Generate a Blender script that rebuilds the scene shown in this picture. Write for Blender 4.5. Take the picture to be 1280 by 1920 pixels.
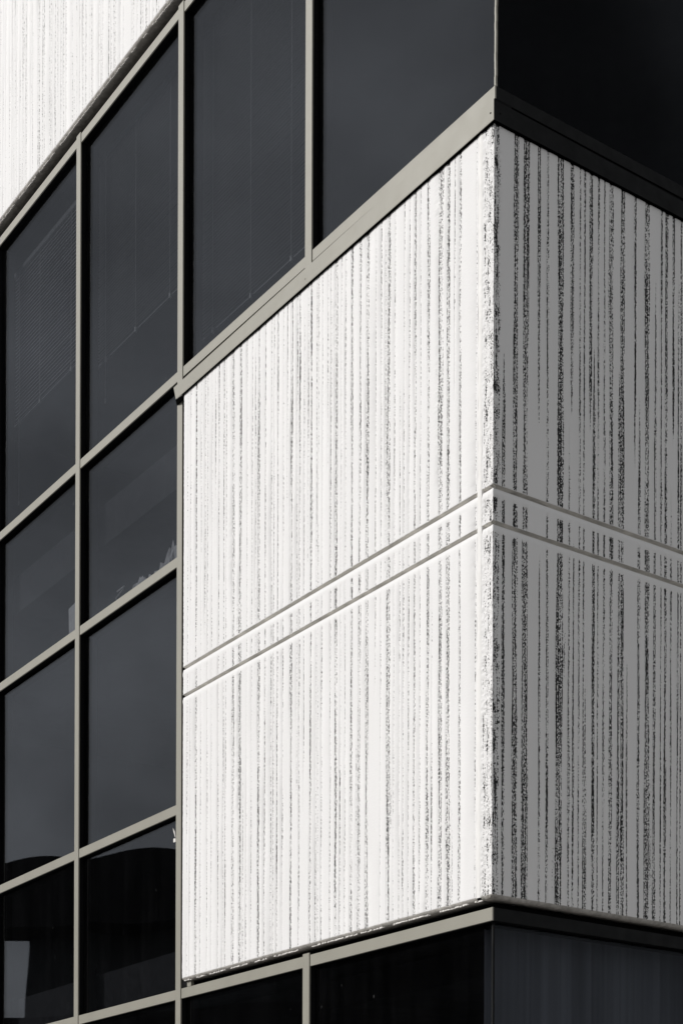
import bpy, math, random
import numpy as np

# ------------------------------------------------------------------ clear
for o in list(bpy.data.objects):
    bpy.data.objects.remove(o, do_unlink=True)
S = bpy.context.scene
COL = S.collection

# ------------------------------------------------------------------ camera (shift lens, verticals kept upright)
ROLL = 0.0032
cam_d = bpy.data.cameras.new('camera')
cam = bpy.data.objects.new('camera', cam_d)
COL.objects.link(cam)
cam.location = (6.135, -5.189, 1.6)
from mathutils import Matrix
cam.matrix_world = (Matrix.Translation((6.135, -5.189, 1.6)) @ Matrix.Rotation(math.radians(55.148), 4, 'Z')
                    @ Matrix.Rotation(math.radians(90), 4, 'X') @ Matrix.Rotation(ROLL, 4, 'Z'))
cam_d.sensor_fit = 'HORIZONTAL'
cam_d.sensor_width = 36.0
cam_d.lens = 36.0 * 3030 / 1280
cam_d.shift_y = 1378 / 1280
cam_d.shift_x = 4.4 / 1280
cam_d.clip_start = 0.1
cam_d.clip_end = 3000
S.camera = cam

# ------------------------------------------------------------------ light
SUN_EL = math.radians(27)
SUN_AZ = math.radians(27)            # from -Y towards -X
sx, sy, sz = (-math.sin(SUN_AZ) * math.cos(SUN_EL), -math.cos(SUN_AZ) * math.cos(SUN_EL), math.sin(SUN_EL))
w = bpy.data.worlds.new('World')
S.world = w
w.use_nodes = True
nt = w.node_tree
nt.nodes.clear()
sky = nt.nodes.new('ShaderNodeTexSky')
sky.sky_type = 'NISHITA'
sky.sun_disc = False
sky.sun_elevation = SUN_EL
sky.sun_rotation = math.atan2(sx, sy)
sky.air_density = 1.0
sky.dust_density = 1.0
hs = nt.nodes.new('ShaderNodeHueSaturation')
hs.inputs['Saturation'].default_value = 0.07
hs.inputs['Value'].default_value = 1.0
tc = nt.nodes.new('ShaderNodeTexCoord')
mp = nt.nodes.new('ShaderNodeMapping')
mp.inputs['Scale'].default_value = (2.2, 5.0, 9.0)
mp.inputs['Rotation'].default_value = (0.3, 0.4, 0.2)
cn = nt.nodes.new('ShaderNodeTexNoise')
cn.inputs['Scale'].default_value = 1.3
cn.inputs['Detail'].default_value = 4
cr = nt.nodes.new('ShaderNodeMapRange')
cr.inputs['From Min'].default_value = 0.35
cr.inputs['From Max'].default_value = 0.7
cr.inputs['To Min'].default_value = 0.74
cr.inputs['To Max'].default_value = 1.26
mul = nt.nodes.new('ShaderNodeMixRGB')
mul.blend_type = 'MULTIPLY'
mul.inputs['Fac'].default_value = 1.0
bg = nt.nodes.new('ShaderNodeBackground')
bg.inputs['Strength'].default_value = 0.115
wo = nt.nodes.new('ShaderNodeOutputWorld')
nt.links.new(sky.outputs[0], hs.inputs['Color'])
nt.links.new(tc.outputs['Generated'], mp.inputs['Vector'])
nt.links.new(mp.outputs[0], cn.inputs['Vector'])
nt.links.new(cn.outputs[0], cr.inputs['Value'])
nt.links.new(hs.outputs[0], mul.inputs['Color1'])
nt.links.new(cr.outputs[0], mul.inputs['Color2'])
nt.links.new(mul.outputs[0], bg.inputs['Color'])
nt.links.new(bg.outputs[0], wo.inputs['Surface'])

sun_d = bpy.data.lights.new('sun', 'SUN')
sun_d.energy = 2.85
sun_d.angle = math.radians(0.53)
sun_d.color = (1.0, 0.975, 0.945)
sun = bpy.data.objects.new('sun', sun_d)
COL.objects.link(sun)
from mathutils import Vector
sun.rotation_euler = Vector((sx, sy, sz)).to_track_quat('Z', 'Y').to_euler()
sun.location = (sx * 60, sy * 60, sz * 60)

S.render.engine = 'CYCLES'
S.view_settings.view_transform = 'Standard'
S.view_settings.look = 'None'
S.view_settings.exposure = 0.0
S.view_settings.gamma = 1.0
S.cycles.transparent_max_bounces = 24
S.cycles.max_bounces = 8

rng = np.random.default_rng(7)
random.seed(7)

# ------------------------------------------------------------------ materials
def new_mat(name):
    m = bpy.data.materials.new(name)
    m.use_nodes = True
    n = m.node_tree
    n.nodes.clear()
    out = n.nodes.new('ShaderNodeOutputMaterial')
    return m, n, out

def math_node(n, op, a=None, b=None, c=None):
    x = n.nodes.new('ShaderNodeMath')
    x.operation = op
    for i, v in enumerate((a, b, c)):
        if v is None:
            continue
        if isinstance(v, (int, float)):
            x.inputs[i].default_value = v
        else:
            n.links.new(v, x.inputs[i])
    return x.outputs[0]

def noise(n, vec, scale, detail=2, rough=0.5, mscale=None):
    if mscale:
        m = n.nodes.new('ShaderNodeMapping')
        m.inputs['Scale'].default_value = mscale
        n.links.new(vec, m.inputs['Vector'])
        vec = m.outputs[0]
    t = n.nodes.new('ShaderNodeTexNoise')
    t.inputs['Scale'].default_value = scale
    t.inputs['Detail'].default_value = detail
    t.inputs['Roughness'].default_value = rough
    n.links.new(vec, t.inputs['Vector'])
    return t.outputs[0]

def remap(n, v, a, b, c, d):
    r = n.nodes.new('ShaderNodeMapRange')
    for k, val in zip(('From Min', 'From Max', 'To Min', 'To Max'), (a, b, c, d)):
        r.inputs[k].default_value = val
    n.links.new(v, r.inputs['Value'])
    return r.outputs[0]

def mixc(n, fac, a, b, mode='MIX'):
    x = n.nodes.new('ShaderNodeMixRGB')
    x.blend_type = mode
    if isinstance(fac, (int, float)):
        x.inputs['Fac'].default_value = fac
    else:
        n.links.new(fac, x.inputs['Fac'])
    for v, k in ((a, 'Color1'), (b, 'Color2')):
        if isinstance(v, tuple):
            x.inputs[k].default_value = (*v, 1)
        else:
            n.links.new(v, x.inputs[k])
    return x.outputs[0]

def position(n):
    g = n.nodes.new('ShaderNodeNewGeometry')
    return g.outputs['Position'], g

def simple(name, col, rough=0.5, var=0.06, vscale=8.0, metallic=0.0, mscale=None, bump=0.0, spec=0.5):
    m, n, out = new_mat(name)
    p, g = position(n)
    b = n.nodes.new('ShaderNodeBsdfPrincipled')
    f = remap(n, noise(n, p, vscale, 4, 0.6, mscale), 0.3, 0.7, 1 - var, 1 + var)
    c = mixc(n, 1.0, col, f, 'MULTIPLY')
    n.links.new(c, b.inputs['Base Color'])
    b.inputs['Metallic'].default_value = metallic
    b.inputs['Specular IOR Level'].default_value = spec
    n.links.new(remap(n, noise(n, p, vscale * 3, 3), 0.3, 0.7, rough * 0.85, min(1, rough * 1.15)), b.inputs['Roughness'])
    if bump:
        bp = n.nodes.new('ShaderNodeBump')
        bp.inputs['Strength'].default_value = bump
        bp.inputs['Distance'].default_value = 0.01
        n.links.new(noise(n, p, vscale * 12, 4), bp.inputs['Height'])
        n.links.new(bp.outputs[0], b.inputs['Normal'])
    n.links.new(b.outputs[0], out.inputs['Surface'])
    return m

M = {}
M['frame'] = simple('beige_painted_aluminium', (0.275, 0.264, 0.222), 0.5, 0.05, 3.0, mscale=(1, 1, 0.3))
M['gasket_shade'] = simple('black_gasket_and_shade', (0.005, 0.005, 0.0055), 0.8, 0.1, 20, spec=0.1)  # gasket and joint black; on frame sides it stands in for shade
M['shade_trim'] = simple('near_black_shaded_trim', (0.009, 0.0095, 0.010), 0.7, 0.1, 4, spec=0.12)  # shade put into the short side's trim colour; also one screw, lower bead
M['concrete_back'] = simple('bare_concrete', (0.30, 0.285, 0.26), 0.9, 0.25, 14, bump=0.4)
M['cut'] = simple('grey_cut_concrete', (0.47, 0.45, 0.42), 0.9, 0.25, 25, bump=0.4)
M['reveal'] = simple('shaded_grimy_reveal_concrete', (0.50, 0.48, 0.44), 0.9, 0.35, 1.0, mscale=(7, 7, 60), bump=0.3)  # soffit shade painted in as darker concrete, with streaky grime
M['chip'] = simple('chipped_white_render', (0.78, 0.76, 0.73), 0.9, 0.15, 60)
M['sealant'] = simple('white_sealant', (0.80, 0.79, 0.775), 0.7, 0.03, 10)
M['interior'] = simple('interior_grey', (0.02, 0.02, 0.022), 0.9, 0.2, 1.5)
M['carpet'] = simple('dark_carpet', (0.012, 0.012, 0.013), 0.95, 0.2, 6)
M['rail'] = simple('blind_rail', (0.06, 0.06, 0.058), 0.5, 0.08, 3)
M['slat_grey'] = simple('grey_blind_slat', (0.26, 0.26, 0.255), 0.5, 0.08, 3)
M['slat'] = simple('blind_slat', (0.8, 0.8, 0.78), 0.45, 0.08, 3)
M['cord'] = simple('blind_cord', (0.45, 0.45, 0.43), 0.7, 0.05, 10)
M['curtain'] = simple('grey_curtain', (0.29, 0.30, 0.325), 0.9, 0.38, 1.0, mscale=(1, 9, 0.10))  # vertical tone bands painted in to strengthen the fold shading
M['paper'] = simple('white_paper', (0.55, 0.54, 0.52), 0.8, 0.15, 10)
M['ground'] = simple('asphalt', (0.055, 0.055, 0.056), 0.9, 0.25, 1.2)
M['paving'] = simple('concrete_paving', (0.26, 0.25, 0.24), 0.9, 0.18, 1.5)
M['opp_dark'] = simple('dark_brick', (0.035, 0.034, 0.034), 0.9, 0.2, 2)
M['opp_mid'] = simple('grey_render', (0.11, 0.115, 0.115), 0.9, 0.12, 1)
M['opp_glass'] = simple('dark_window_glass', (0.01, 0.011, 0.012), 0.1, 0.05, 1)

def concrete_mat():
    m, n, out = new_mat('striated_white_precast')
    p, g = position(n)
    at = n.nodes.new('ShaderNodeAttribute')
    at.attribute_name = 'groove'
    gv = at.outputs['Fac']
    speck = noise(n, p, 1.0, 1.5, 0.6, (215, 165, 105))
    rib = noise(n, p, 1.0, 0.0, 0.5, (270, 200, 2.2))
    big = noise(n, p, 1.0, 2.0, 0.5, (9, 9, 1.3))
    v = math_node(n, 'ADD', math_node(n, 'MULTIPLY', speck, 0.60), math_node(n, 'MULTIPLY', rib, 0.40))
    v = math_node(n, 'ADD', v, math_node(n, 'MULTIPLY', math_node(n, 'SUBTRACT', big, 0.5), 0.05))
    # threshold falls as the groove gets rougher
    thr = math_node(n, 'SUBTRACT', 0.78, math_node(n, 'MULTIPLY', gv, 0.36))
    d = math_node(n, 'SUBTRACT', v, thr)
    dark = remap(n, d, 0.0, 0.022, 0.0, 1.0)
    gate = remap(n, gv, 0.04, 0.2, 0.0, 1.0)
    dark = math_node(n, 'MULTIPLY', dark, gate)
    # painted skin: faint grime + vertical run marks
    stain = noise(n, p, 1.0, 3.0, 0.6, (26, 26, 0.9))
    blot = noise(n, p, 1.0, 4.0, 0.6, (3, 3, 1.6))
    base = mixc(n, remap(n, stain, 0.45, 0.8, 0.0, 0.08), (0.80, 0.795, 0.795), (0.62, 0.61, 0.605))
    base = mixc(n, remap(n, blot, 0.35, 0.75, 0.0, 0.15), base, (0.66, 0.65, 0.63))
    skin = mixc(n, remap(n, gv, 0.0, 0.9, 0.0, 0.06), base, (0.52, 0.505, 0.49))
    col = mixc(n, dark, skin, (0.012, 0.012, 0.0125))
    b = n.nodes.new('ShaderNodeBsdfPrincipled')
    b.inputs['Roughness'].default_value = 0.85
    n.links.new(col, b.inputs['Base Color'])
    bp = n.nodes.new('ShaderNodeBump')
    bp.inputs['Strength'].default_value = 0.25
    bp.inputs['Distance'].default_value = 0.004
    n.links.new(noise(n, p, 90, 4), bp.inputs['Height'])
    n.links.new(bp.outputs[0], b.inputs['Normal'])
    n.links.new(b.outputs[0], out.inputs['Surface'])
    return m
M['precast'] = concrete_mat()

def glass_mat():
    m, n, out = new_mat('tinted_reflective_glass')
    p, g = position(n)
    dot = n.nodes.new('ShaderNodeVectorMath')
    dot.operation = 'DOT_PRODUCT'
    n.links.new(g.outputs['Normal'], dot.inputs[0])
    n.links.new(g.outputs['Incoming'], dot.inputs[1])
    c = math_node(n, 'ABSOLUTE', dot.outputs['Value'])
    # sun-control coating: little reflection square on, rising towards grazing
    s5 = math_node(n, 'POWER', math_node(n, 'SUBTRACT', 1.0, c), 10.0)
    r = n.nodes.new('ShaderNodeMapRange')
    r.interpolation_type = 'SMOOTHSTEP'
    for k_, v_ in zip(('From Min', 'From Max', 'To Min', 'To Max'), (0.49, 0.585, 0.055, 0.0065)):
        r.inputs[k_].default_value = v_
    n.links.new(c, r.inputs['Value'])
    fr = math_node(n, 'ADD', r.outputs[0], s5)
    gl = n.nodes.new('ShaderNodeBsdfGlossy')
    gl.inputs['Roughness'].default_value = 0.012
    gl.inputs['Color'].default_value = (0.87, 0.92, 1.0, 1)
    tr = n.nodes.new('ShaderNodeBsdfTransparent')
    tr.inputs['Color'].default_value = (0.63, 0.64, 0.66, 1)      # per surface; two surfaces to a pane
    df = n.nodes.new('ShaderNodeBsdfDiffuse')
    df.inputs['Color'].default_value = (0.6, 0.6, 0.62, 1)
    streak = noise(n, p, 1.0, 3.0, 0.65, (14, 14, 0.35))
    spots = noise(n, p, 1.0, 3.0, 0.6, (4, 4, 2.5))
    dirt = math_node(n, 'MULTIPLY', remap(n, streak, 0.4, 0.8, 0.0006, 0.0028), remap(n, spots, 0.35, 0.65, 0.4, 1.4))
    flyspeck = noise(n, p, 1.0, 1.0, 0.5, (42, 42, 20))
    dirt = math_node(n, 'ADD', dirt, remap(n, flyspeck, 0.80, 0.84, 0.0, 0.12))
    m1 = n.nodes.new('ShaderNodeMixShader')
    n.links.new(dirt, m1.inputs[0])
    n.links.new(tr.outputs[0], m1.inputs[1])
    n.links.new(df.outputs[0], m1.inputs[2])
    m2 = n.nodes.new('ShaderNodeMixShader')
    n.links.new(fr, m2.inputs[0])
    n.links.new(m1.outputs[0], m2.inputs[1])
    n.links.new(gl.outputs[0], m2.inputs[2])
    n.links.new(m2.outputs[0], out.inputs['Surface'])
    return m
M['glass'] = glass_mat()

# ------------------------------------------------------------------ helpers
def link(name, me, parent=None, loc=None, mats=(), smooth=False):
    for k in mats:
        me.materials.append(M[k])
    if smooth:
        me.polygons.foreach_set('use_smooth', [True] * len(me.polygons))
    o = bpy.data.objects.new(name, me)
    COL.objects.link(o)
    if parent:
        o.parent = parent
    if loc is not None:
        o.location = loc
    return o

class MB:
    def __init__(self):
        self.v, self.f, self.m = [], [], []
    def box(self, x0, x1, y0, y1, z0, z1, m=0, face_m=None):
        b = len(self.v)
        self.v += [(x0, y0, z0), (x1, y0, z0), (x1, y1, z0), (x0, y1, z0), (x0, y0, z1), (x1, y0, z1), (x1, y1, z1), (x0, y1, z1)]
        # order: bottom, top, -Y, +X, +Y, -X
        fs = [(0, 3, 2, 1), (4, 5, 6, 7), (0, 1, 5, 4), (1, 2, 6, 5), (2, 3, 7, 6), (3, 0, 4, 7)]
        for i, q in enumerate(fs):
            self.f.append(tuple(b + k for k in q))
            self.m.append(face_m[i] if face_m else m)
    def prism(self, prof, a0, a1, fn, m=0, ms=None):
        """profile (list of 2D) swept from a0 to a1 along the wall; a0/a1 may be functions of the profile point"""
        b = len(self.v)
        k = len(prof)
        for i, p in enumerate(prof):
            self.v.append(fn(a0(p) if callable(a0) else a0, *p))
        for i, p in enumerate(prof):
            self.v.append(fn(a1(p) if callable(a1) else a1, *p))
        for i in range(k):
            j = (i + 1) % k
            self.f.append((b + i, b + j, b + k + j, b + k + i))
            self.m.append(ms[i] if ms else m)
        self.f.append(tuple(b + i for i in reversed(range(k))))
        self.m.append(m)
        self.f.append(tuple(b + k + i for i in range(k)))
        self.m.append(m)
    def tube(self, pts, r, seg=6, m=0):
        b = len(self.v)
        P = [Vector(p) for p in pts]
        for i, p in enumerate(P):
            d = (P[min(i + 1, len(P) - 1)] - P[max(i - 1, 0)]).normalized()
            a = d.orthogonal().normalized()
            c = d.cross(a)
            for s in range(seg):
                t = 2 * math.pi * s / seg
                self.v.append(tuple(p + (a * math.cos(t) + c * math.sin(t)) * r))
        for i in range(len(P) - 1):
            for s in range(seg):
                t = (s + 1) % seg
                self.f.append((b + i * seg + s, b + i * seg + t, b + (i + 1) * seg + t, b + (i + 1) * seg + s))
                self.m.append(m)
        self.f.append(tuple(b + s for s in reversed(range(seg)))); self.m.append(m)
        self.f.append(tuple(b + (len(P) - 1) * seg + s for s in range(seg))); self.m.append(m)
    def build(self, name, parent, mats, origin=(0, 0, 0), smooth=False, fix=True):
        me = bpy.data.meshes.new(name)
        ox, oy, oz = origin
        me.from_pydata([(a - ox, b - oy, c - oz) for a, b, c in self.v], [], self.f)
        me.polygons.foreach_set('material_index', self.m)
        if fix:
            import bmesh
            bm = bmesh.new()
            bm.from_mesh(me)
            bmesh.ops.recalc_face_normals(bm, faces=bm.faces)
            bm.to_mesh(me)
            bm.free()
        me.update()
        return link(name, me, parent, origin, mats, smooth)

def empty(name, loc, label, cat, group=None):
    o = bpy.data.objects.new(name, None)
    COL.objects.link(o)
    o.location = loc
    o['label'] = label
    o['category'] = cat
    if group:
        o['group'] = group
    return o

# wall frames: s along the wall, n outward, z up
def LW(s, n, z):
    return (s, -n, z)
def RW(s, n, z):
    return (n, s, z)

# ------------------------------------------------------------------ setting
def sheet(name, x0, x1, y0, y1, z, mat):
    me = bpy.data.meshes.new(name)
    me.from_pydata([(x0, y0, z), (x1, y0, z), (x1, y1, z), (x0, y1, z)], [], [(0, 1, 2, 3)])
    o = link(name, me, None, None, (mat,))
    o['kind'] = 'structure'
    return o
sheet('ground', -1500, 1500, -1500, 1500, 0.0, 'ground')
mb = MB()
mb.box(-16, 22, -14, -0.02, 0.004, 0.13)
mb.box(0.03, 22, -0.0199, 16, 0.004, 0.1302)  # unseen paving, extended past the corner to bounce light onto the wall
pv = mb.build('pavement', None, ('paving',))
pv['kind'] = 'structure'

# ------------------------------------------------------------------ the office building
B = empty('office_building', (0, 0, 0), 'white striated concrete and dark glass office building corner with beige window frames', 'building')

MOD = 1.5275
MULL = [-1.663, -3.177, -4.708, -6.243, -7.77, -9.297]
RM = [1.66, 3.19, 4.715, 6.24]
HW = 0.0345
TH = 0.066
ZT = {'head': 9.752, 't1': 7.361, 't2': 6.139, 't3': 4.505, 't4': 3.285}
GL = 0.042
PN = 0.025
ZB, ZTOP = 3.342, 7.143
ZUP = 9.858
ZROOF = 13.4

# ---- precast panels: real grooves in the mesh, dark aggregate and small groove shadows both in the material's colour
def smooth_noise(nrow, ncol, ky, kx, g):
    a = g.standard_normal((nrow // ky + 4, max(2, ncol // kx + 4)))
    yi = np.linspace(0, a.shape[0] - 2.001, nrow)
    xi = np.linspace(0, a.shape[1] - 2.001, ncol)
    y0 = yi.astype(int); x0 = xi.astype(int)
    fy = (yi - y0)[:, None]; fx = (xi - x0)[None, :]
    fy = fy * fy * (3 - 2 * fy); fx = fx * fx * (3 - 2 * fx)
    return (a[y0][:, x0] * (1 - fy) * (1 - fx) + a[y0 + 1][:, x0] * fy * (1 - fx)
            + a[y0][:, x0 + 1] * (1 - fy) * fx + a[y0 + 1][:, x0 + 1] * fy * fx)

REV = [5.366, 5.186]                     # top edges of the two reveals
REVP = [(0.0, 0.0), (-0.003, -0.019), (-0.012, -0.019), (-0.019, -0.005), (-0.043, 0.0)]

def panel_mesh(name, s0, s1, z0, z1, stripes, fn, dz, reveals=(), rough=(), corner=None, gains=1.0, seed=1, back=0.12, flip=False, clampb=(-99, 99)):
    """stripes: (centre, width, strength, zlow, zhigh); rough: (sa, sb, strength)"""
    g = np.random.default_rng(seed)
    cols = {s0, s1}
    for (c, wd, a, zl, zh) in stripes:
        k = max(2, int(wd / 0.0045))
        for t in np.linspace(-0.5, 0.5, k + 1):
            cols.add(c + t * wd)
        cols.add(c - wd / 2 - 0.0025)
        cols.add(c + wd / 2 + 0.0025)
    for (a, b, _) in rough:
        for t in np.linspace(a, b, max(2, int((b - a) / 0.0045))):
            cols.add(t)
    cs = sorted(c for c in cols if s0 <= c <= s1)
    out = [cs[0]]
    for c in cs[1:]:
        if c - out[-1] < 0.0012:
            continue
        gap = c - out[-1]
        if gap > 0.07:
            for q in range(1, int(gap / 0.05)):
                out.append(out[-1] + 0.05)
        out.append(c)
    out[-1] = s1
    cs = np.array(out)
    rows = list(np.arange(z0, z1, dz)) + [z1]
    for r in reveals:
        rows = [z for z in rows if not (r - 0.056 < z < r + 0.004)]
        rows += [r + p[0] for p in REVP]
    rows = np.array(sorted(rows))
    nr, nc = len(rows), len(cs)
    Sg, Zg = np.meshgrid(cs, rows)
    mask = np.zeros((nr, nc))
    zrel = (rows - z0)
    for (c, wd, a, zl, zh) in stripes:
        sel = np.where(np.abs(cs - c) < wd / 2 + 0.006)[0]
        if not len(sel):
            continue
        ph = g.uniform(0, 6.28, 4)
        wob = 0.90 + 0.12 * np.sin(rows * g.uniform(0.8, 2.2) + ph[0]) + 0.10 * np.sin(rows * g.uniform(4, 7) + ph[1])
        tap = np.clip((rows - zl) / 0.5, 0, 1) * np.clip((zh - rows) / 0.5, 0, 1)
        tap = np.sqrt(tap)
        half = wd / 2 * wob * tap
        cen = c + 0.08 * wd * np.sin(rows * g.uniform(0.6, 1.5) + ph[2])
        d = half[:, None] - np.abs(cs[sel][None, :] - cen[:, None])
        val = np.clip(d / 0.0028 + 0.5, 0, 1) * a * (tap > 0.02)[:, None]
        mask[:, sel] = np.maximum(mask[:, sel], val)
    for (a, b, st) in rough:
        sel = (cs >= a - 1e-6) & (cs <= b + 1e-6)
        ramp = np.ones(sel.sum())
        mask[:, sel] = np.maximum(mask[:, sel], st * (0.75 + 0.25 * smooth_noise(nr, int(sel.sum()), 9, 3, g)))
    prof = np.zeros(nr)
    for r in reveals:
        for i, z in enumerate(rows):
            dzr = z - r
            if -0.0505 < dzr < 0.0005:
                ps = sorted(REVP)
                prof[i] = np.interp(dzr, [p[0] for p in ps], [p[1] for p in ps])
        inr = (rows < r + 0.004) & (rows > r - 0.058)
        mask[inr] = 0
    mask = np.clip(mask * gains, 0, 1.2)
    nrm = PN + prof[:, None] - 0.0022 * np.clip(mask, 0, 1) - 0.0024 * mask * np.abs(g.standard_normal((nr, nc)))
    for (a, b, st) in rough:
        sel = (cs >= a - 1e-6) & (cs <= b + 1e-6)
        nrm[:, sel] += 0.0022 * g.standard_normal((nr, int(sel.sum()))) * (prof == 0)[:, None]
    nrm += 0.0005 * smooth_noise(nr, nc, 90, 30, g)
    Sx = Sg.copy()
    if corner is not None:                # arris shared by the two faces at the building corner
        ci = corner[0]
        arr = np.interp(rows, corner[1], corner[2])
        Sx[:, ci] = np.where(prof == 0, arr, arr * 0 + corner[3])
        nrm[:, ci] = np.where(prof == 0, np.abs(arr), PN + prof)
    V = np.stack(fn(Sx, nrm, Zg), axis=-1).reshape(-1, 3)
    idx = np.arange(nr * nc).reshape(nr, nc)
    F = np.stack([idx[:-1, :-1], idx[:-1, 1:], idx[1:, 1:], idx[1:, :-1]], axis=-1).reshape(-1, 4)
    att = mask.reshape(-1)
    # bottom: chamfer, then the soffit running back under the panel
    extra = []
    ncol = nc
    b0 = len(V)
    jag = 0.004 * g.standard_normal(ncol)
    c1 = np.stack(fn(cs, np.full(ncol, PN - 0.015) + jag * 0.4, np.full(ncol, z0 - 0.017) + jag * 0.3), axis=-1)
    cb = np.clip(cs, clampb[0], clampb[1])
    c2 = np.stack(fn(cb, np.full(ncol, -back), np.full(ncol, z0 - 0.010)), axis=-1)
    t1 = np.stack(fn(cb, np.full(ncol, -back), np.full(ncol, z1)), axis=-1)
    V = np.concatenate([V, c1, c2, t1])
    att = np.concatenate([att, np.zeros(3 * ncol)])
    i1 = b0 + np.arange(ncol); i2 = i1 + ncol; i3 = i2 + ncol
    bot = idx[0]; top = idx[-1]
    for a, b in ((i1, bot), (i2, i1), (i3, i2), (top, i3)):
        extra.append(np.stack([a[:-1], a[1:], b[1:], b[:-1]], axis=-1))
    F = np.concatenate([F] + extra)
    n_main = (nr - 1) * (nc - 1)
    mats = np.zeros(len(F), dtype=np.int32)
    mats[n_main:] = 1
    for r in reveals:
        for i in range(nr - 1):
            zc = (rows[i] + rows[i + 1]) / 2
            if r - 0.0125 < zc < r:
                mats[i * (nc - 1):(i + 1) * (nc - 1)] = 2
    if flip:
        F = F[:, ::-1]
    me = bpy.data.meshes.new(name)
    me.vertices.add(len(V))
    me.vertices.foreach_set('co', V.astype(np.float32).ravel())
    me.loops.add(F.size)
    me.loops.foreach_set('vertex_index', F.astype(np.int32).ravel())
    me.polygons.add(len(F))
    me.polygons.foreach_set('loop_start', np.arange(0, F.size, 4, dtype=np.int32))
    me.polygons.foreach_set('loop_total', np.full(len(F), 4, dtype=np.int32))
    me.materials.append(M['precast'])
    me.materials.append(M['cut'])
    me.materials.append(M['reveal'])
    me.polygons.foreach_set('material_index', mats)
    me.update(calc_edges=True)
    a = me.attributes.new('groove', 'FLOAT', 'POINT')
    a.data.foreach_set('value', att.astype(np.float32))
    return me, cs

LO, HI = -5, 50
def rand_stripes(a, b, per_m, seed, wmin=0.007, wmax=0.03, smin=0.45, smax=0.9):
    g = random.Random(seed)
    out = []
    x = a
    while x < b:
        x += g.expovariate(per_m) * 0.55 + 0.45 / per_m
        wd = wmin + (wmax - wmin) * g.random() ** 2.2
        zl, zh = LO, HI
        if g.random() < 0.25:
            zl = g.uniform(3.2, 6.5)
        elif g.random() < 0.25:
            zh = g.uniform(4.5, 7.4)
        out.append((x, wd, g.uniform(smin, smax), zl, zh))
    return out

# long face: positions read off the photograph
left_c = [-3.081, -3.023, -2.983, -2.91, -2.849, -2.798, -2.766, -2.711, -2.669, -2.626, -2.565, -2.537, -2.451, -2.367, -2.289, -2.231, -2.152,
          -2.081, -2.011, -1.984, -1.942, -1.881, -1.84, -1.793, -1.733, -1.707, -1.621, -1.589, -1.531, -1.512, -1.474, -1.42, -1.388, -1.334,
          -1.287, -1.244, -1.184, -1.106, -1.036, -0.96, -0.909, -0.841, -0.79, -0.705, -0.658, -0.609, -0.563, -0.497, -0.393, -0.331, -0.235, -0.108]
wide = {-2.91: .024, -2.451: .03, -2.367: .034, -2.152: .03, -1.793: .026, -1.707: .02, -1.589: .022, -1.334: .026, -1.184: .028, -1.106: .026, -1.036: .034,
        -0.841: .036, -0.609: .022, -0.497: .03, -0.393: .04, -0.331: .034, -0.235: .02, -0.108: .012}
g_ = random.Random(3)
left_st = []
for c in left_c:
    wd = wide.get(c, g_.uniform(0.010, 0.015))
    zl, zh = LO, HI
    if c not in wide:
        r = g_.random()
        if r < 0.16: zl = g_.uniform(3.3, 6.4)
        elif r < 0.32: zh = g_.uniform(4.2, 7.3)
    left_st.append((c, wd, g_.uniform(0.65, 0.76) if c not in wide else g_.uniform(0.68, 0.77), zl, zh))
for c, a, b in ((-2.33, 3, 4.6), (-1.66, 4.1, 7), (-1.13, 3, 4.4), (-0.46, 3.2, 5), (-0.29, 3, 3.9), (-0.28, 5.9, 7.3), (-2.19, 5, 7.3), (-0.74, 3, 6.2), (-0.87, 5.2, 7.4)):
    left_st.append((c, 0.011, 0.72, a, b))

right_st = [(0.122, 0.040, .95, LO, HI), (0.189, 0.044, 1.0, LO, HI), (0.274, 0.024, .85, 5.75, HI), (0.335, 0.015, .75, LO, HI), (0.419, 0.049, 1.0, LO, HI),
            (0.498, 0.026, .85, 5.85, HI), (0.555, 0.012, .8, LO, HI), (0.586, 0.011, .75, LO, HI), (0.632, 0.03, .8, 5.8, HI), (0.687, 0.012, .85, LO, HI),
            (0.728, 0.013, .7, LO, HI), (0.779, 0.031, .9, LO, HI), (0.861, 0.032, .85, LO, HI), (0.953, 0.018, .85, 5.7, HI), (1.042, 0.041, .95, LO, HI),
            (1.101, 0.02, .8, LO, 6.75), (1.149, 0.012, .8, LO, HI), (1.183, 0.021, .9, LO, HI), (1.237, 0.018, .9, 5.9, HI), (1.278, 0.014, .9, LO, 6.9),
            (0.046, 0.022, .85, LO, 6.05), (0.486, 0.013, .7, LO, 5.8), (0.657, 0.02, .8, LO, 6.3), (0.836, 0.018, .75, LO, 6.2), (0.984, 0.022, .8, LO, 6.1),
            (1.226, 0.012, .8, LO, 5.7), (0.515, 0.016, .75, LO, 5.25), (0.285, 0.016, .7, LO, 5.1), (0.60, 0.012, .7, LO, 4.6), (0.90, 0.012, .7, LO, 4.7), (1.30, 0.012, .8, LO, HI)]
right_st += rand_stripes(1.31, 6.2, 15, 21, 0.009, 0.045, 0.7, 1.0)
right_st = [(c, wd + (0.003 if wd < 0.022 else 0.001), 0.83 + 0.09 * random.random(), a, b) for (c, wd, _, a, b) in right_st]  # specks darker than on the long face, groove shade in the colour

# the arris line of the corner
zz = np.arange(ZB - 0.05, ZTOP + 0.05, 0.012)
arr_off = 0.0028 * rng.standard_normal(len(zz))
arris_l = PN + arr_off                     # s on the long face (X)

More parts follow.
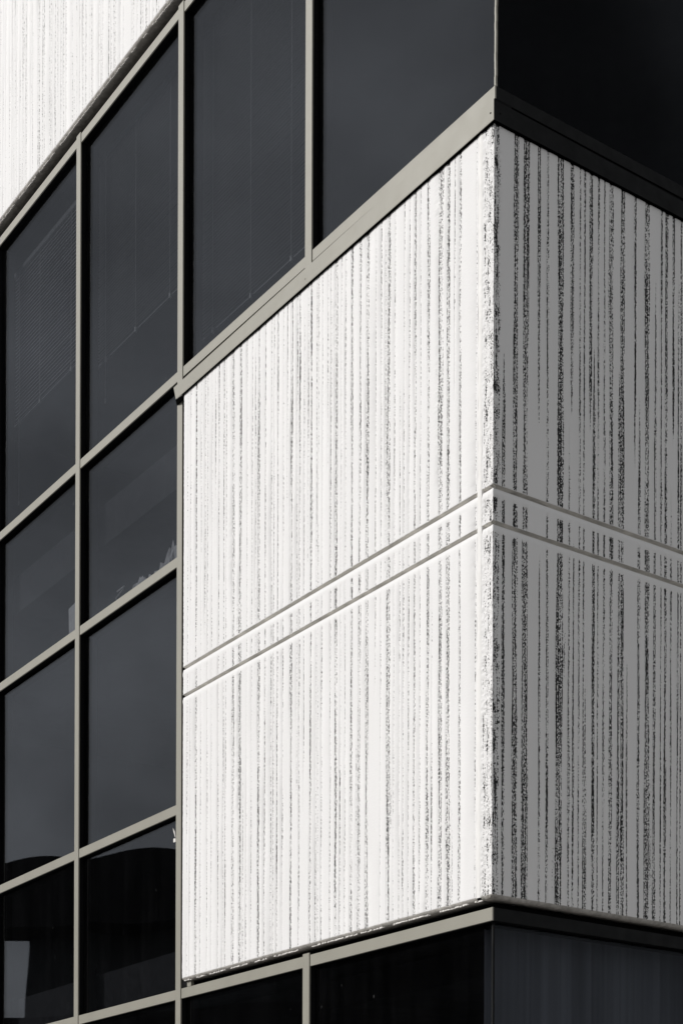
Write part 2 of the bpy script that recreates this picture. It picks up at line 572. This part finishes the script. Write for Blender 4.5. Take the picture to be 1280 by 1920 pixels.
me, _ = panel_mesh('precast_panel', -3.080, -0.094, ZB, ZTOP, left_st, LW, 0.007, REV, (), None, 1.0, 11)
link('precast_panel', me, B)
me, cs = panel_mesh('precast_panel', -0.062, PN, ZB, ZTOP, [], LW, 0.007, REV, ((-0.046, PN, 0.74),), (-1, zz, arris_l, PN - 0.004), 1.0, 12, clampb=(-99, -0.03))
o = link('precast_panel', me, B)
o['label'] = 'rough broken corner edge of the white precast panel'
me, cs = panel_mesh('precast_panel', -PN, 6.3, ZB, ZTOP, right_st, RW, 0.007, REV, ((-PN, 0.012, 0.95),), (0, zz, -arris_l, -PN + 0.004), 1.0, 13, clampb=(0.03, 99))
link('precast_panel', me, B)
up_st = rand_stripes(-9.4, 0.0, 21, 5, 0.007, 0.026, 0.56, 0.72)
up_st = [(c, wd, a, LO, HI) for (c, wd, a, zl, zh) in up_st]
me, _ = panel_mesh('precast_panel', -9.4, PN, ZUP, ZROOF, up_st, LW, 0.014, (), (), None, 1.0, 14)
link('precast_panel', me, B)
me, _ = panel_mesh('precast_panel', -PN + 0.002, 6.3, ZUP, ZROOF, rand_stripes(0.05, 6.2, 12, 6, 0.01, 0.04, 0.7, 1.0), RW, 0.03, (), (), None, 1.0, 15)
link('precast_panel', me, B)

# sealant joint beside the corner
mb = MB()
ks = np.linspace(0, 1, 9)
prof = [(-0.0965 + 0.036 * t, PN - 0.001 + 0.003 * math.sin(math.pi * t)) for t in ks]
nz = 90
zs = np.linspace(ZB - 0.004, ZTOP, nz)
for z in zs:
    dx = random.gauss(0, 0.0008)
    for (a, b) in [(prof[0][0], -0.05)] + prof + [(prof[-1][0], -0.05)]:
        mb.v.append((a + dx, -(b + random.gauss(0, 0.0006)), z))
k = len(prof) + 2
for i in range(nz - 1):
    for j in range(k - 1):
        mb.f.append((i * k + j, i * k + j + 1, (i + 1) * k + j + 1, (i + 1) * k + j)); mb.m.append(0)
mb.build('sealant_joint', B, ('sealant',), smooth=True)

# chipped lip along the lower edges (broken render hanging under the chamfer)
def chipped(name, s0, s1, z, fn, dens, seed, nn):
    g = random.Random(seed)
    mb = MB()
    s = s0
    run = True
    left_ = 0.0
    while s < s1:
        ln = g.uniform(0.005, 0.014)
        if left_ <= 0:
            run = g.random() < dens
            left_ = g.uniform(0.03, 0.16) if run else g.uniform(0.02, 0.10)
        left_ -= ln
        if run:
            n_ = nn + g.uniform(-0.003, 0.005)
            h0, h1 = g.uniform(0.0005, 0.0042), g.uniform(0.0005, 0.0042)
            b = len(mb.v)
            for (ss, h) in ((s, h0), (s + ln, h1)):
                mb.v += [fn(ss, n_, z + 0.004), fn(ss, n_ + 0.001, z - h), fn(ss, n_ - 0.012, z - h * 0.5), fn(ss, n_ - 0.012, z + 0.004)]
            mb.f += [(b, b + 1, b + 5, b + 4), (b + 1, b + 2, b + 6, b + 5), (b + 2, b + 3, b + 7, b + 6), (b, b + 3, b + 2, b + 1), (b + 4, b + 5, b + 6, b + 7)]
            mb.m += [0] * 5
        s += ln
    o = mb.build(name, B, ('chip',))
    o['kind'] = 'stuff'
    return o
chipped('chipped_edge', -3.07, -0.07, ZB - 0.017, LW, 0.6, 4, PN - 0.014)
chipped('chipped_edge', -9.3, -0.02, ZUP - 0.017, LW, 0.7, 5, PN - 0.014)

# ---- mullions and transoms
def mullion(z0, z1, x, wall='L', d=0.15):
    mb = MB()
    cap, body = (0, 1)
    fn = LW if wall == 'L' else RW
    hw = HW
    # body sides painted black for shade, then the cap: cap is 8 mm deep so its sides show as a fine line
    mb.prism([(-hw + 0.002, -0.010), (hw - 0.002, -0.010), (hw - 0.002, -d), (-hw + 0.002, -d)], z0, z1,
             lambda a, s, n: fn(x + s, n, a), body)
    mb.prism([(-hw, -0.0098), (-hw, -0.0015), (-hw + 0.0015, 0), (hw - 0.0015, 0), (hw, -0.0015), (hw, -0.0098)], z0, z1,
             lambda a, s, n: fn(x + s, n, a), cap)
    return mb.build('mullion', B, ('frame' if wall == 'L' else 'shade_trim', 'gasket_shade'), (fn(x, 0, z0)))

def transom(s0, s1, zt, wall='L', d=0.15, th=TH):
    mb = MB()
    fn = LW if wall == 'L' else RW
    mb.prism([(-0.013, -0.002), (-0.013, -th + 0.002), (-d, -th + 0.002), (-d, -0.002)], s0, s1,
             lambda a, n, z: fn(a, n, zt + z - (0.0015 if wall == 'R' else 0)), 1)  # body black: underside shade put into the colour
    mb.prism([(-0.0128, 0), (-0.0055, 0), (-0.004, -0.0015), (-0.004, -th + 0.0015), (-0.0055, -th), (-0.0128, -th)], s0, s1,
             lambda a, n, z: fn(a, n, zt + z), 0)
    return mb.build('transom', B, ('frame' if wall == 'L' else 'shade_trim', 'gasket_shade'), fn((s0 + s1) / 2, 0, zt))

# long side: one mullion above and below the panel, full height ones further along
mullion(ZT['t1'] - 0.13, ZT['head'] + 0.012, MULL[0])
mullion(0.13, ZT['t4'] + 0.012, MULL[0])
for x in MULL[1:]:
    mullion(0.13, ZT['head'] + 0.012, x)
bays = [(MULL[i + 1], MULL[i]) for i in range(len(MULL) - 1)]
gap = 0.0055
for i, (a, b) in enumerate(bays):
    s0, s1 = a + HW + gap, b - HW - 0.0005
    for k in ('head', 't1', 't4'):
        transom(s0, s1, ZT[k])
    if i > 0:
        transom(s0, s1, ZT['t2'])
        transom(s0, s1, ZT['t3'])
    transom(s0, s1, 0.22, th=0.088)
for k in ('head', 't1', 't4'):
    transom(MULL[0] + HW + gap, -0.0045, ZT[k])
transom(MULL[0] + HW + gap, -0.0045, 0.22, th=0.088)
# short side, its shade painted into a near-black trim colour
prev = None
for y in RM:
    mullion(ZT['t1'] - 0.13, ZT['head'] + 0.012, y, 'R')
    mullion(0.13, ZT['t4'] + 0.012, y, 'R')
ed = [0.0135 - HW] + RM
for i in range(len(RM)):
    for k in ('head', 't1', 't4'):
        o = transom(ed[i] + HW + (gap if i else 0), ed[i + 1] - HW - 0.0005, ZT[k], 'R')
        o['label'] = 'near-black transom, shade of the short side put into its colour'
    transom(ed[i] + HW + (gap if i else 0), ed[i + 1] - HW - 0.0005, 0.22, 'R', th=0.088)

# small beige clip under the panel's far end
mb = MB()
mb.box(-3.065, -3.015, 0.006, 0.03, ZT['t4'] + 0.002, ZB - 0.022)
mb.build('panel_clip', B, ('frame',), (-3.06, 0.02, ZT['t4']))
# backing behind the joints above / below the panels
for (a, b, z0, z1, fn) in ((-3.14, -0.086, ZT['t4'] + 0.003, ZB + 0.0, LW), (0.119, 6.3, ZT['t4'] + 0.003, ZB, RW),
                           (-9.4, -0.086, ZT['head'] + 0.003, ZUP, LW), (0.119, 6.3, ZT['head'] + 0.003, ZUP, RW)):
    mb = MB()
    mb.prism([(-0.085, z0), (-0.085, z1 - 0.008), (-0.118, z1 - 0.008), (-0.118, z0)], a, b, fn, 0)
    mb.build('joint_backing', B, ('gasket_shade',))

mb = MB()
mb.box(-3.1415, -3.081, 0.012, 0.10, ZT['t4'] + 0.002, 7.095)
mb.build('joint_backing', B, ('gasket_shade',))

# ---- sill flashing
FN = 0.042
def flashing(fn, s0, s1, m, zb0, zb1, zt0, zt1, mit0, mit1, cut):
    """folded sheet: visible face, thin hem, inner side with its shade painted black, top leg back to the frame"""
    def sec(s, zb, zt, mit, c):
        return [fn(s - c, FN, zt), fn(s, FN, zb), fn(s + mit * 0.003, FN - 0.003, zb), fn(s + mit * 0.003 - c, FN - 0.003, zt - 0.003),
                fn(s + mit * (FN - 0.0022), 0.0022, zt + 0.001), fn(s + mit * (FN - 0.0022), 0.0022, zt + 0.004)]
    mb = MB()
    mb.v = sec(s0, zb0, zt0, mit0, cut) + sec(s1, zb1, zt1, mit1, 0)
    k = 6
    for i in range(k):
        j = (i + 1) % k
        mb.f.append((i, j, k + j, k + i))
        mb.m.append(1 if i in (2, 3) else 0)  # inner faces painted black for deep shade
    mb.f += [tuple(reversed(range(k))), tuple(k + i for i in range(k))]
    mb.m += [0, 0]
    return mb.build('sill_flashing', B, (m, 'gasket_shade'))
fl = flashing(LW, -3.155, FN, 'frame', 7.139, 7.147, 7.228, 7.2535, 0, -1, 0.03)
fr = flashing(RW, -FN, 6.3, 'shade_trim', 7.147, 7.143, 7.244, 7.205, 1, 0, 0)
mb = MB()
for z_ in (7.1365, 7.1335):
    mb.v += [(-3.158, -0.0415, z_), (-3.213, -0.0005, z_), (-3.09, -0.0005, z_), (-3.09, -0.0385, z_)]
mb.f = [(0, 1, 2, 3), (7, 6, 5, 4), (0, 4, 5, 1), (1, 5, 6, 2), (2, 6, 7, 3), (3, 7, 4, 0)]
mb.m = [0] * 6
mb.build('end_closure', fl, ('gasket_shade',))
fr['label'] = 'near-black sill flashing, shade of the short side put into its colour'
def screw(fn, s, z, parent, m):
    mb = MB()
    mb.tube([fn(s, FN - 0.001, z), fn(s, FN + 0.0022, z)], 0.0042, 8)
    mb.build('screw', parent, (m,))
screw(LW, 0.018, 7.19, fl, 'shade_trim')
screw(LW, -1.63, 7.18, fl, 'frame')
screw(RW, 0.0, 7.19, fr, 'gasket_shade')
# closing strip behind the flashing
mb = MB()
mb.prism([(-0.002, 7.10), (-0.002, 7.225), (-0.012, 7.23), (-0.012, 7.296), (-0.11, 7.296), (-0.11, 7.10)], -3.14, -0.001, LW)
mb.build('joint_backing', B, ('gasket_shade',))
mb = MB()
mb.prism([(-0.002, 7.10), (-0.002, 7.225), (-0.012, 7.23), (-0.012, 7.296), (-0.11, 7.296), (-0.11, 7.10)], 0.113, 6.3, RW)
mb.prism([(-0.003, 7.10), (-0.003, 7.296), (-0.0115, 7.296), (-0.0115, 7.10)], 0.004, 0.112, RW)
mb.build('joint_backing', B, ('gasket_shade',))

# ---- panes: 10 mm glass, very slightly bowed so reflections bend
def pane(fn, s0, s1, z0, z1, seed, shape=None):
    g = random.Random(seed)
    nx, nz_ = 16, 20
    bow = g.choice((-1, 1)) * g.uniform(0.0006, 0.0022)
    tx, tz = g.uniform(-0.0006, 0.0006), g.uniform(-0.0008, 0.0008)
    ph = g.uniform(0, 6.28)
    wv = g.uniform(0.0002, 0.0007)
    if shape:
        bow, tx, tz, wv, ph = shape
    V, F = [], []
    for layer, dn in ((0, 0.0), (1, -0.010)):
        for j in range(nz_ + 1):
            for i in range(nx + 1):
                u, v = i / nx, j / nz_
                n_ = -GL + dn + bow * 16 * u * (1 - u) * v * (1 - v) + tx * (u - .5) + tz * (v - .5) + wv * math.sin(ph + 5 * u + 2 * v) + 0.4 * wv * math.sin(2 * ph + 3 * u - 7 * v)
                V.append(fn(s0 + (s1 - s0) * u, n_, z0 + (z1 - z0) * v))
    k = (nx + 1) * (nz_ + 1)
    for j in range(nz_):
        for i in range(nx):
            a = j * (nx + 1) + i
            q = (a, a + 1, a + nx + 2, a + nx + 1)
            F.append(q)
            F.append(tuple(k + t for t in reversed(q)))
    ox, oy, oz = fn((s0 + s1) / 2, -GL, z0)
    me = bpy.data.meshes.new('window_pane')
    me.from_pydata([(a - ox, b - oy, c - oz) for a, b, c in V], [], F)
    me.update()
    return link('window_pane', me, B, (ox, oy, oz), ('glass',), True)

sd = 100
SHAPES = {(1, 1): (-0.0006, 0.0, 0.0, 0.0009, 0.6), (2, 1): (-0.0008, 0.0, 0.0, 0.0006, 1.2)}     # bow and lean of single panes
E_ = 0.012
rowsL = [(0.21, ZT['t4'] - TH), (ZT['t4'], ZT['t3'] - TH), (ZT['t3'], ZT['t2'] - TH), (ZT['t2'], ZT['t1'] - TH), (ZT['t1'], ZT['head'] - TH)]
for i, (a, b) in enumerate(bays):
    for j, (z0, z1) in enumerate(rowsL):
        if i == 0 and j in (1, 2, 3):
            continue
        sd += 1
        pane(LW, a + HW - E_, b - HW + E_, z0 - E_, z1 + E_, sd, SHAPES.get((i, j)))
for (z0, z1) in (rowsL[0], rowsL[4]):
    sd += 1
    pane(LW, MULL[0] + HW - E_, -GL - 0.004, z0 - E_, z1 + E_, sd)
    for i in range(len(RM)):
        sd += 1
        pane(RW, (GL + 0.004) if i == 0 else ed[i] + HW - E_, ed[i + 1] - HW + E_, z0 - E_, z1 + E_, sd)
# butt joint of the glass at the corner: a slim beige bead
for (z0, z1) in (rowsL[0], rowsL[4]):
    mb = MB()
    nzb = 60
    for q in range(nzb):
        a, b = z0 + (z1 - z0) * q / nzb, z0 + (z1 - z0) * (q + 1) / nzb
        r1 = random.gauss(0, 0.0006)
        mb.box(-GL - 0.0035 + r1, -GL + 0.0075 + r1, GL - 0.0075, GL + 0.004 , a, b, 0)
    mb.build('glazing_bead', B, ('frame' if z0 > 5 else 'shade_trim',))

# ---- inside: slabs, back walls, ceiling
def part_box(name, mat, *a):
    mb = MB(); mb.box(*a)
    return mb.build(name, B, (mat,), (a[0], a[2], a[4]))
part_box('floor_slab', 'carpet', -9.25, -0.16, 0.17, 6.2, 6.75, 7.05)
part_box('floor_slab', 'carpet', -9.25, -0.16, 0.17, 6.2, 3.30, 3.6)
part_box('ceiling', 'interior', -9.25, -0.16, 0.17, 6.2, 9.80, 9.95)
part_box('ceiling', 'interior', -9.25, -0.34, 0.6, 6.2, 3.10, 3.28)
part_box('back_wall', 'interior', -9.25, -3.2, 4.4, 4.5, 0.1, 9.8)
part_box('partition_wall', 'interior', -3.16, -3.10, 0.17, 6.2, 3.62, 6.74)
part_box('side_wall', 'interior', -9.42, -9.30, 0.16, 6.2, 0.05, ZROOF - 0.05)
part_box('rear_wall', 'interior', -9.42, 0.0, 6.32, 6.45, 0.05, ZROOF - 0.05)
part_box('roof', 'concrete_back', -9.42, -0.13, 0.13, 6.3, ZROOF - 0.4, ZROOF - 0.2)
part_box('base_course', 'concrete_back', -9.3, 0.0, 0.0, 0.16, 0.01, 0.129)
part_box('base_course', 'concrete_back', -0.16, -0.001, 0.163, 6.3, 0.01, 0.129)

# ------------------------------------------------------------------ venetian blinds behind the upper windows
def blind(s0, s1, ztop, zbot, tilt, label, cords, tassels=(), pitch=0.0235, mat='slat_grey'):
    yb = 0.205
    o = empty('venetian_blind', ((s0 + s1) / 2, yb, zbot), label, 'blind', 'blinds behind the upper windows')
    def bld(mb, name, mats, **kw):
        ob = mb.build(name, None, mats, **kw)
        ob.parent = o
        ob.location = tuple(-np.array(o.location))
        return ob
    mb = MB(); mb.box(s0, s1, yb - 0.02, yb + 0.02, ztop - 0.035, ztop)
    bld(mb, 'head_rail', ('rail',))
    mb = MB()
    z = ztop - 0.05
    ct, st = math.cos(tilt), math.sin(tilt)
    while z > zbot + 0.02:
        b = len(mb.v)
        dr = random.gauss(0, 0.0009)
        for q in (-0.0125, 0.0, 0.0125):
            crown = 0.0018 * (1 - (q / 0.0125) ** 2)
            for ss in (s0 + 0.005, s1 - 0.005):
                mb.v.append((ss, yb + q * ct - crown * st, z + q * st + crown * ct + dr + (0.0008 if ss > s0 + 0.1 else 0) * random.gauss(0, 1)))
        mb.f += [(b, b + 1, b + 3, b + 2), (b + 2, b + 3, b + 5, b + 4)]
        mb.m += [0, 0]
        z -= pitch
    sl = bld(mb, 'slats', (mat,), fix=False)
    sl['kind'] = 'stuff'
    mb = MB(); mb.box(s0, s1, yb - 0.009, yb + 0.009, zbot, zbot + 0.009)
    bld(mb, 'bottom_rail', ('rail',))
    for c in cords:
        mb = MB(); mb.tube([(c, yb - 0.018, ztop - 0.03), (c, yb - 0.018, zbot - 0.004)], 0.0016, 5)
        cd = bld(mb, 'ladder_cord', ('cord',))
        mb = MB(); mb.tube([(c, yb - 0.016, zbot - 0.02), (c, yb - 0.016, zbot - 0.008), (c, yb - 0.016, zbot + 0.012)], 0.010, 8)
        bld(mb, 'cord_plug', ('cord',))
    for (c, zt, ze) in tassels:
        mb = MB(); mb.tube([(c, yb - 0.03, zt), (c + 0.004, yb - 0.03, (zt + ze) / 2), (c, yb - 0.03, ze)], 0.0018, 5)
        bld(mb, 'pull_cord', ('cord',))
        mb = MB(); mb.tube([(c, yb - 0.03, ze + 0.012), (c, yb - 0.03, ze - 0.005), (c, yb - 0.03, ze - 0.02)], 0.006, 8)
        bld(mb, 'cord_tassel', ('cord',))
    return o
blind(-3.285, -1.93, 9.68, 7.63, 0.35, 'fully lowered faint blind behind the upper window above the white panel', (-3.075, -2.60, -2.13))
blind(-4.80, -3.32, 9.67, 8.14, 0.35, 'half raised blind with three cord knobs behind the middle upper window', (-4.63, -4.16, -3.655), ((-4.61, 9.6, 7.82),))
blind(-6.31, -4.84, 9.58, 8.33, 0.7, 'half lowered pale slatted blind behind the leftmost upper window', (-6.19, -5.79, -5.22), ((-6.165, 9.5, 7.65),), pitch=0.03, mat='slat')

# ------------------------------------------------------------------ sheer curtain behind the ground floor window round the corner
g = random.Random(8)
nu, nvv = 150, 14
fold = [0.0]
for i in range(nu):
    fold.append(0.0)
amps = [(g.uniform(14, 60), g.uniform(0, 6.28), g.uniform(0.004, 0.016)) for _ in range(6)]
V, F = [], []
for j in range(nvv + 1):
    for i in range(nu + 1):
        t = 0.12 + (3.05 - 0.12) * i / nu
        z = 0.16 + (3.292 - 0.16) * j / nvv
        d = sum(a * math.sin(f * t + p + 0.15 * math.sin(z * 1.3 + p)) for f, p, a in amps) * (1.15 - 0.3 * j / nvv)
        V.append((-0.225 + d, t, z))
for j in range(nvv):
    for i in range(nu):
        a = j * (nu + 1) + i
        F.append((a, a + 1, a + nu + 2, a + nu + 1))
me = bpy.data.meshes.new('curtain')
me.from_pydata([(x + 0.225, y - 1.5, z - 0.16) for x, y, z in V], [], F)
o = link('curtain', me, None, (-0.225, 1.5, 0.16), ('curtain',), True)
o['label'] = 'grey pleated curtain behind the dark window at the lower right'
o['category'] = 'curtain'

# ------------------------------------------------------------------ odds and ends on the inner ledge
def crumple(name, label, cat, s0, s1, z, h, depth, seed):
    g = np.random.default_rng(seed)
    nu, nv = 34, 12
    V, F = [], []
    rr = g.standard_normal((nu, nv, 3))
    for i in range(nu):
        for j in range(nv):
            u, v = i / (nu - 1), j / (nv - 1)
            hh = h * (0.55 + 0.45 * u) * (0.75 + 0.25 * math.sin(9 * u + 1))
            a = v * math.pi
            V.append((s0 + (s1 - s0) * u + rr[i, j, 0] * 0.006, 0.072 + depth * (0.5 - 0.5 * math.cos(a)) + rr[i, j, 1] * 0.006, z + hh * math.sin(a) * (1 + 0.25 * rr[i, j, 2])))
    for i in range(nu - 1):
        for j in range(nv - 1):
            F.append((i * nv + j, (i + 1) * nv + j, (i + 1) * nv + j + 1, i * nv + j + 1))
    me = bpy.data.meshes.new(name)
    ox = (s0 + s1) / 2
    me.from_pydata([(a - ox, b - 0.1, c - z) for a, b, c in V], [], F)
    o = link(name, me, None, (ox, 0.1, z), ('paper',))
    o['label'] = label
    o['category'] = cat
    return o
crumple('crumpled_plastic_sheet', 'crumpled pale plastic sheeting lying on the ledge inside the glass left of the white panel', 'plastic sheet', -4.0, -3.26, ZT['t2'] + 0.002, 0.165, 0.06, 3)
mb = MB()
mb.tube([(-4.19, 0.085, 6.145), (-4.25, 0.085, 6.225), (-4.14, 0.08, 6.245), (-4.12, 0.085, 6.27), (-4.24, 0.09, 6.27)], 0.006, 6)
o = mb.build('wire_clip', None, ('paper',), (-4.17, 0.085, 6.145))
o['label'] = 'small bent white wire clip beside the crumpled plastic sheeting on the ledge'
o['category'] = 'clip'
mb = MB()
mb.prism([(-5.0, 6.142), (-4.80, 6.142), (-4.80, 6.46), (-5.08, 6.42)], 0.075, 0.078, lambda a, s, z: (s, a + (z - 6.142) * 0.12, z))
o = mb.build('paper_sheet', None, ('paper',), (-4.9, 0.08, 6.142))
o['label'] = 'grey sheet of paper leaning against the inside of the left window'
o['category'] = 'paper'
mb = MB()
mb.prism([(-3.307, 4.376), (-3.283, 4.349), (-3.270, 4.300), (-3.295, 4.345)], GL - 0.012, GL - 0.009, lambda a, s, z: (s, a, z))
mb.prism([(-3.298, 4.304), (-3.270, 4.300), (-3.268, 4.278), (-3.298, 4.278)], GL - 0.012, GL - 0.009, lambda a, s, z: (s, a, z))
o = mb.build('reflection_patch', None, ('chip',), (-3.23, GL, 4.28))  # white shape standing in for a bright reflection in the pane
o['label'] = 'small white shape on dark glass beside the white panel, painted for a bright reflection'
o['category'] = 'reflection'

# ------------------------------------------------------------------ the building across the street (seen mirrored in the glass)
P0 = np.array((-34.95, -14.47)); DR = np.array((-0.797, 0.604)); DR = DR / np.linalg.norm(DR)
NB = np.array((-DR[1], DR[0]))            # away from our building?
if NB[1] > 0: NB = -NB
OB = empty('opposite_building', (P0[0], P0[1], 0), 'dark low building with an overhanging flat roof mirrored in the lower panes', 'building')
def oblock(name, t0, t1, d0, d1, z0, z1, mat):
    mb = MB()
    cn_ = [P0 + DR * t0 + NB * d0, P0 + DR * t1 + NB * d0, P0 + DR * t1 + NB * d1, P0 + DR * t0 + NB * d1]
    v = [(c[0] - P0[0], c[1] - P0[1], z) for z in (z0, z1) for c in cn_]
    mb.v = v
    mb.f = [(0, 3, 2, 1), (4, 5, 6, 7), (0, 1, 5, 4), (1, 2, 6, 5), (2, 3, 7, 6), (3, 0, 4, 7)]
    mb.m = [0] * 6
    o = mb.build(name, OB, (mat,))
    return o
oblock('roof_slab', -46, 1.72, -0.9, 13, 10.35, 12.15, 'opp_dark')
oblock('canopy', 1.72, 6, -0.9, 1.0, 10.4, 12.15, 'opp_dark')
oblock('clerestory_wall', -45, 1.72, 0.4, 12, 8.05, 10.35, 'opp_mid')
oblock('podium_wall', -46, 9, 0.0, 13, 0.0, 8.05, 'opp_dark')
for q in range(-42, 8, 4):
    oblock('window', q - 1.2, q + 1.2, -0.03, 0.1, 4.6, 6.6, 'opp_glass')
    oblock('window', q - 1.2, q + 1.2, -0.03, 0.1, 1.0, 3.2, 'opp_glass')
